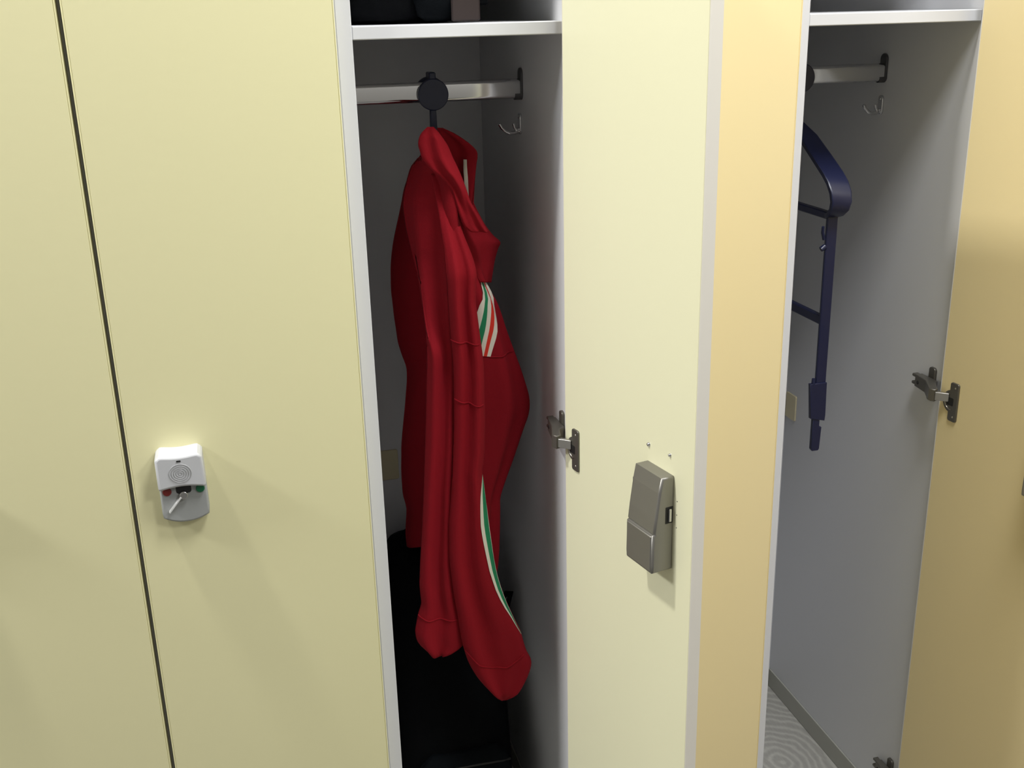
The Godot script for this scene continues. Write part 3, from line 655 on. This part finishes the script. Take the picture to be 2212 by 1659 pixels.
# flat band along a path in (z, y), wide across x
func band(path: Array, wide: Array, thick: float, s: float) -> ArrayMesh:
	var st := begin()
	st.set_smooth_group(1)

	var rings := []
	for i in path.size():
		var a: Vector2 = path[maxi(i - 1, 0)]
		var b: Vector2 = path[mini(i + 1, path.size() - 1)]
		var tn := (b - a).normalized()
		var nr := Vector2(-tn.y, tn.x) * thick * 0.5
		var w: float = wide[i]
		var ring := []
		for k in [[-1.0, 1.0], [-0.9, 1.25], [0.9, 1.25], [1.0, 1.0], [1.0, -1.0], [-1.0, -1.0]]:
			var q: Vector2 = path[i] + nr * k[1]
			ring.append(Vector3(w * k[0], q.y, q.x * s))
		rings.append(ring)
	for i in rings.size() - 1:
		for k in 6:
			st.set_smooth_group(k + 1)
			var j := (k + 1) % 6
			var mid := Vector3(0, (path[i].y + path[i + 1].y) * 0.5, (path[i].x + path[i + 1].x) * 0.5 * s)
			var c: Vector3 = (rings[i][k] + rings[i][j] + rings[i + 1][k] + rings[i + 1][j]) * 0.25
			quad(st, rings[i][k], rings[i][j], rings[i + 1][j], rings[i + 1][k], c - mid)
	st.set_smooth_group(-1)
	for e in [0, rings.size() - 1]:
		var cc := Vector3.ZERO
		for q in rings[e]:
			cc += q / 6.0
		var back: int = 1 if e == 0 else e - 1
		var o := Vector3(0, path[e].y - path[back].y, (path[e].x - path[back].x) * s)
		for k in 6:
			tri(st, cc, rings[e][k], rings[e][(k + 1) % 6], o)
	return done(st)

# ---------------------------------------------------------------- jacket
func row_at(piece: Array, v: float) -> Array:
	var rows: Array = piece[1]
	var f := clampf(v, 0.0, 1.0) * (rows.size() - 1)
	var i := mini(int(f), rows.size() - 2)
	var t := f - i
	var out := []
	for k in 6:
		var p0: float = rows[maxi(i - 1, 0)][k]
		var p1: float = rows[i][k]
		var p2: float = rows[i + 1][k]
		var p3: float = rows[mini(i + 2, rows.size() - 1)][k]
		out.append(cubic_interpolate(p1, p2, p0, p3, t))
	return out

# u from -1 (one edge) to 1 (other edge), side 1 = front, -1 = back
func cloth_point(called: String, u: float, v: float, side: float, lift := 0.0) -> Vector3:
	var piece: Array = JACKET[called]
	var r := row_at(piece, v)
	var l := Vector3(r[0], r[1], r[2])
	var g := Vector3(r[3], r[4], r[5])
	var a := (g - l) * 0.5
	var n := a.cross(Vector3.DOWN).normalized()
	if n.z < 0.0:
		n = -n
	var th: float = piece[0]
	th = minf(th, a.length() * 0.9)
	# the cloth lies flatter in the middle and swells in below the shoulder
	var bulge := pow(maxf(0.0, 1.0 - u * u), 0.5) * lerpf(0.2, 1.0, smoothstep(0.0, 0.24 if called == "near_sleeve" else 0.10, v))
	var seed := float(called.length())
	# soft hanging folds run down the cloth
	var f := sin(u * 3.4 + seed + sin(v * 5.0 + seed) * 0.9) * 0.40 + sin(u * 7.3 + v * 4.0 + seed * 2.0) * 0.18 + sin(v * 17.0 + u * 2.5 + seed) * 0.07
	return (l + g) * 0.5 + a * u + n * side * (th * bulge * (1.0 + f) + lift)

func cloth(called: String) -> ArrayMesh:
	var piece: Array = JACKET[called]
	var nv: int = piece[1].size() * 3
	var nu := 18
	var st := begin()
	st.set_smooth_group(1)
	for j in nv:
		var v0 := float(j) / nv
		var v1 := float(j + 1) / nv
		for side in [1.0, -1.0]:
			for i in nu:
				var u0 := -cos(PI * i / nu)
				var u1 := -cos(PI * (i + 1) / nu)
				var p := cloth_point(called, u0, v0, side)
				var q := cloth_point(called, u1, v0, side)
				var s := cloth_point(called, u1, v1, side)
				var t := cloth_point(called, u0, v1, side)
				quad(st, p, q, s, t, Vector3(0, 0, side) + Vector3(0.0001, 0, 0))
	for v in [0.0, 1.0]:
		for i in nu:
			var u0 := -cos(PI * i / nu)
			var u1 := -cos(PI * (i + 1) / nu)
			quad(st, cloth_point(called, u0, v, 1.0), cloth_point(called, u1, v, 1.0), cloth_point(called, u1, v, -1.0), cloth_point(called, u0, v, -1.0), Vector3(0, 1.0 if v < 0.5 else -1.0, 0))
	return done(st)

func cloth_strip(called: String, rows: Array, lift: float) -> ArrayMesh:
	var st := begin()
	st.set_smooth_group(1)
	for k in rows.size() - 1:
		for m in 4:
			var a: float = m / 4.0
			var b: float = (m + 1) / 4.0
			var r0: Array = rows[k]
			var r1: Array = rows[k + 1]
			var p := []
			for q in [[r0, a], [r0, b], [r1, b], [r1, a]]:
				p.append(cloth_point(called, clampf(lerpf(q[0][1], q[0][2], q[1]), -0.99, 0.995), q[0][0], 1.0, lift))
			quad(st, p[0], p[1], p[2], p[3], Vector3.BACK)
	return done(st)

func make_jacket():
	var t := thing("jacket", "red tracksuit jacket with striped sleeves hanging in the open locker", "jacket", Vector3.ZERO)
	var names := {"body": "body", "far_sleeve": "sleeve", "near_sleeve": "sleeve", "upper_arm": "upper_sleeve", "front_panel": "front_panel", "collar": "collar", "back_collar": "back_collar"}
	var made := {}
	for k in names:
		made[k] = obj(names[k], cloth(k), M.jacket, t)
	var tones := [M.tape_white, M.tape_green, M.tape_white, M.tape_red, M.tape_white]
	var words := ["white", "green", "white", "red", "white"]
	for i in UPPER_STRIPES.size():
		obj("stripe", cloth_strip("upper_arm", UPPER_STRIPES[i], 0.0014), tones[i], made["upper_arm"], Vector3.ZERO, Basis.IDENTITY, words[i] + " sleeve stripe")
	for i in LOWER_STRIPES.size():
		obj("stripe", cloth_strip("near_sleeve", LOWER_STRIPES[i], 0.0012), tones[i], made["near_sleeve"], Vector3.ZERO, Basis.IDENTITY, words[i] + " sleeve stripe")
	obj("zipper_tape", cloth_strip("back_collar", FASTENER_ROWS, 0.0015), M.tape_white, made["back_collar"], Vector3.ZERO, Basis.IDENTITY, "white zipper tape")
	for s in SEAMS:
		var path := []
		for k in s[1].size() - 1:
			for m in 5:
				var f := m / 5.0
				path.append(cloth_point(s[0], clampf(lerpf(s[1][k][0], s[1][k + 1][0], f), -0.98, 0.98), lerpf(s[1][k][1], s[1][k + 1][1], f), 1.0, 0.0003))
		obj("seam", tube(path, 0.0012, 8), M.jacket, made[s[0]])

# ---------------------------------------------------------------- bags
# rounded body stacked from rows of [height, half width, half depth, x, z]
func soft_body(rows: Array, power := 3.2, sides := 40) -> ArrayMesh:
	var st := begin()
	st.set_smooth_group(1)
	var ns := FastNoiseLite.new()
	ns.seed = 5
	ns.frequency = 6.0
	var rings := []
	for r in rows:
		var ring := []
		for k in sides:
			var a := TAU * k / sides
			var c := cos(a)
			var s := sin(a)
			var q := pow(pow(absf(c), power) + pow(absf(s), power), -1.0 / power)
			var w := 1.0 + ns.get_noise_3d(c * 0.4, r[0] * 3.0, s * 0.4) * 0.06
			ring.append(Vector3(r[3] + c * q * r[1] * w, r[0], r[4] + s * q * r[2] * w))
		rings.append(ring)
	for i in rings.size() - 1:
		var mid := Vector3(rows[i][3], (rows[i][0] + rows[i + 1][0]) * 0.5, rows[i][4])
		for k in sides:
			var j := (k + 1) % sides
			quad(st, rings[i][k], rings[i][j], rings[i + 1][j], rings[i + 1][k], (rings[i][k] + rings[i + 1][j]) * 0.5 - mid)
	for e in [0, rings.size() - 1]:
		var c := Vector3(rows[e][3], rows[e][0], rows[e][4])
		for k in sides:
			tri(st, c, rings[e][k], rings[e][(k + 1) % sides], Vector3(0, -1.0 if e == 0 else 1.0, 0))
	return done(st)

func make_backpack():
	var at := Vector3(0.305, BASE_TOP, -0.30)
	var t := thing("backpack", "black backpack standing on the locker bottom under the red jacket", "backpack", at)
	obj("main_bag", soft_body([[0.001, 0.090, 0.120, 0, 0], [0.010, 0.104, 0.138, 0, 0], [0.04, 0.111, 0.146, 0, 0], [0.14, 0.113, 0.146, 0, 0], [0.28, 0.112, 0.136, 0, -0.008], [0.39, 0.109, 0.116, 0, -0.030], [0.48, 0.103, 0.094, -0.003, -0.058], [0.535, 0.090, 0.072, -0.006, -0.078], [0.562, 0.066, 0.048, -0.008, -0.088], [0.570, 0.040, 0.028, -0.008, -0.090]]), M.black_cloth, t)
	var fp := obj("front_pocket", soft_body([[0.020, 0.060, 0.012, 0.006, 0.142], [0.032, 0.080, 0.020, 0.006, 0.144], [0.09, 0.086, 0.026, 0.006, 0.144], [0.18, 0.085, 0.026, 0.006, 0.142], [0.225, 0.080, 0.020, 0.006, 0.138], [0.240, 0.058, 0.010, 0.006, 0.134]]), M.navy_cloth, t)
	var zp := []
	for i in 13:
		var x := -0.078 + 0.168 * i / 12.0
		zp.append(Vector3(x, 0.222 - 0.010 * pow(absf(x - 0.006) / 0.08, 3.0), 0.160 - 0.012 * pow(absf(x - 0.006) / 0.08, 4.0)))
	obj("zipper", tube(zp, 0.0022, 8), M.dark, fp)
	obj("zipper_pull", span(Vector3(-0.006, 0.178, 0.171), Vector3(-0.002, 0.214, 0.1735), 0.0008), M.nickel, fp, Vector3.ZERO, Basis.IDENTITY, "grey zipper pull")
	var hd := []
	for i in 13:
		var a := PI * i / 12.0
		hd.append(Vector3(-0.010 + cos(a) * 0.040, 0.560 + sin(a) * 0.030, -0.092))
	obj("carry_handle", tube(hd, 0.006, 10), M.black_cloth, t)
	var sp := []
	for k in [[0.086, 0.40, -0.01], [0.108, 0.425, 0.01], [0.126, 0.452, 0.015], [0.134, 0.475, 0.010], [0.128, 0.468, 0.0], [0.112, 0.440, -0.012], [0.090, 0.415, -0.03]]:
		sp.append(Vector3(k[0], k[1], k[2]))
	obj("shoulder_strap", tube(sp, 0.005, 10), M.black_cloth, t)

func make_holdall():
	var at := Vector3(0.282, SHELF_TOP, -0.255)
	var t := thing("shoulder_bag", "dark shoulder bag with brown strap on the upper locker shelf", "bag", at)
	obj("main_bag", soft_body([[0.001, 0.070, 0.125, -0.008, 0], [0.006, 0.084, 0.145, -0.008, 0], [0.02, 0.094, 0.155, -0.006, 0], [0.07, 0.098, 0.160, -0.004, 0], [0.14, 0.094, 0.150, -0.004, 0], [0.19, 0.080, 0.110, -0.004, 0], [0.21, 0.05, 0.060, -0.004, 0]]), M.black_cloth, t)
	obj("side_pocket", soft_body([[0.003, 0.018, 0.006, 0.028, 0.156], [0.010, 0.030, 0.014, 0.030, 0.158], [0.03, 0.040, 0.020, 0.034, 0.160], [0.07, 0.044, 0.022, 0.036, 0.160], [0.12, 0.040, 0.018, 0.036, 0.156], [0.14, 0.024, 0.008, 0.036, 0.152]]), M.navy_cloth, t)
	obj("strap", span(Vector3(0.041, 0.002, 0.178), Vector3(0.081, 0.16, 0.184), 0.002), M.brown_leather, t, Vector3.ZERO, Basis.IDENTITY, "brown leather strap")
	obj("strap_end", span(Vector3(0.078, 0.022, 0.150), Vector3(0.096, 0.120, 0.170), 0.003), M.black_cloth, t)

# ---------------------------------------------------------------- the place
func _ready():
	# camera
	var cam := Camera3D.new()
	cam.name = "camera"
	cam.position = EYE
	cam.rotation_order = EULER_ORDER_YXZ
	cam.rotation = Vector3(-0.33196273, -0.25377666, -0.02514798)
	cam.fov = 39.135
	cam.near = 0.02
	add_child(cam)
	cam.current = true
	# environment: a closed room, nothing of the outside gets in
	var we := WorldEnvironment.new()
	we.name = "environment"
	var env := Environment.new()
	env.background_mode = Environment.BG_COLOR
	env.background_color = Color(0.02, 0.02, 0.02)
	env.tonemap_mode = Environment.TONE_MAPPER_LINEAR
	env.tonemap_exposure = 1.0
	env.sdfgi_enabled = true
	env.ssao_enabled = true
	env.ssil_enabled = true
	we.environment = env
	add_child(we)
	make_materials()
	# lamps in the ceiling, two of the panels added for fill
	downlight(Vector3(-0.70, CEILING_Y, 0.20), 4.0, "round white ceiling downlight close above the closed locker with the card lock")
	panel_light(Vector3(0.75, CEILING_Y, 0.85), 4.1, "square white ceiling panel light close above the open lockers")
	panel_light(Vector3(-2.50, CEILING_Y, 0.50), 8.2, "added square white ceiling fill panel beyond the left end of the lockers")  # unseen panel added as soft grazing fill on the doors
	panel_light(Vector3(1.70, CEILING_Y, 2.30), 4.4, "added square white ceiling fill panel over the far side of the room")  # unseen panel added as frontal fill on door fronts and edges

	# the room
	structure("floor", span(Vector3(-4.7, -0.05, -0.62), Vector3(3.2, 0.0, 2.9), 0.0), M.room_floor, Vector3.ZERO, "grey floor of the changing room")
	structure("ceiling", span(Vector3(-4.7, CEILING_Y, -0.62), Vector3(3.2, CEILING_Y + 0.05, 2.9), 0.0), M.ceiling, Vector3.ZERO, "white ceiling of the changing room")
	structure("wall_back", span(Vector3(-4.7, 0.0, -0.62), Vector3(3.2, CEILING_Y, -0.52), 0.0), M.room_wall, Vector3.ZERO, "pale wall behind the lockers")
	structure("wall_front", span(Vector3(-4.7, 0.0, 2.8), Vector3(3.2, CEILING_Y, 2.9), 0.0), M.far_wall, Vector3.ZERO, "grey wall facing the lockers")
	structure("wall_left", span(Vector3(-4.7, 0.0, -0.52), Vector3(-4.6, CEILING_Y, 2.8), 0.0), M.room_wall, Vector3.ZERO, "pale wall at the left end of the lockers")
	structure("wall_right", span(Vector3(3.1, 0.0, -0.52), Vector3(3.2, CEILING_Y, 2.8), 0.0), M.room_wall, Vector3.ZERO, "pale wall at the right end of the lockers")

	# the lockers
	var end := locker(0, "closed cream locker on the far side of the card-lock locker from the jacket", 180.0, Vector3(EDGES[1] - 0.00275, 0, 0.002), false)
	card_lock(end.get_node("door"), Vector3(-0.4218, 0.9645, 0.020))
	var closed := locker(1, "closed cream locker with white card lock, next to the open locker with jacket", 180.0, Vector3(EDGES[2] - 0.00275, 0, 0.002), false)
	card_lock(closed.get_node("door"), Vector3(-0.098, 0.9645, 0.020))
	var first := locker(2, "open cream locker with red jacket and bags inside", 77.7, Vector3(0.4508, 0, 0.02), true)
	locker(3, "closed cream locker between the two open lockers", 180.0, Vector3(EDGES[4] - 0.00275, 0, 0.002), false)
	var second := locker(4, "open cream locker holding only an empty dark blue hanger", 84.0, Vector3(1.0931, 0, 0.02), true)
	obj("label_plate", extrude(round_rect(0.058, 0.062, 0.004, Vector2(0.2415, 0.7385)), 0.0, 0.003, 0.001), M.plate, first, Vector3(0, 0, -DEPTH), Basis.IDENTITY, "beige plate on the back panel")
	obj("label_plate", extrude(round_rect(0.040, 0.055, 0.003, Vector2(-0.0240 + 0.0, 0.0)), 0.0, 0.003, 0.001), M.plate, second, Vector3(EDGES[5] - SIDE, 0.7665, -0.450), Basis(Vector3(0, 0, 1), Vector3(0, 1, 0), Vector3(-1, 0, 0)), "beige plate on the side panel")

	# what hangs and stands in them
	make_hanger("clothes_hanger", "dark blue plastic hanger carrying the red jacket", Vector3(0.319, RAIL_Y, -0.224), 0.58)
	make_hanger("clothes_hanger", "empty dark blue plastic hanger with straps in the bare locker", Vector3(0.945, RAIL_Y, -0.239))
	make_jacket()
	make_backpack()
	make_holdall()
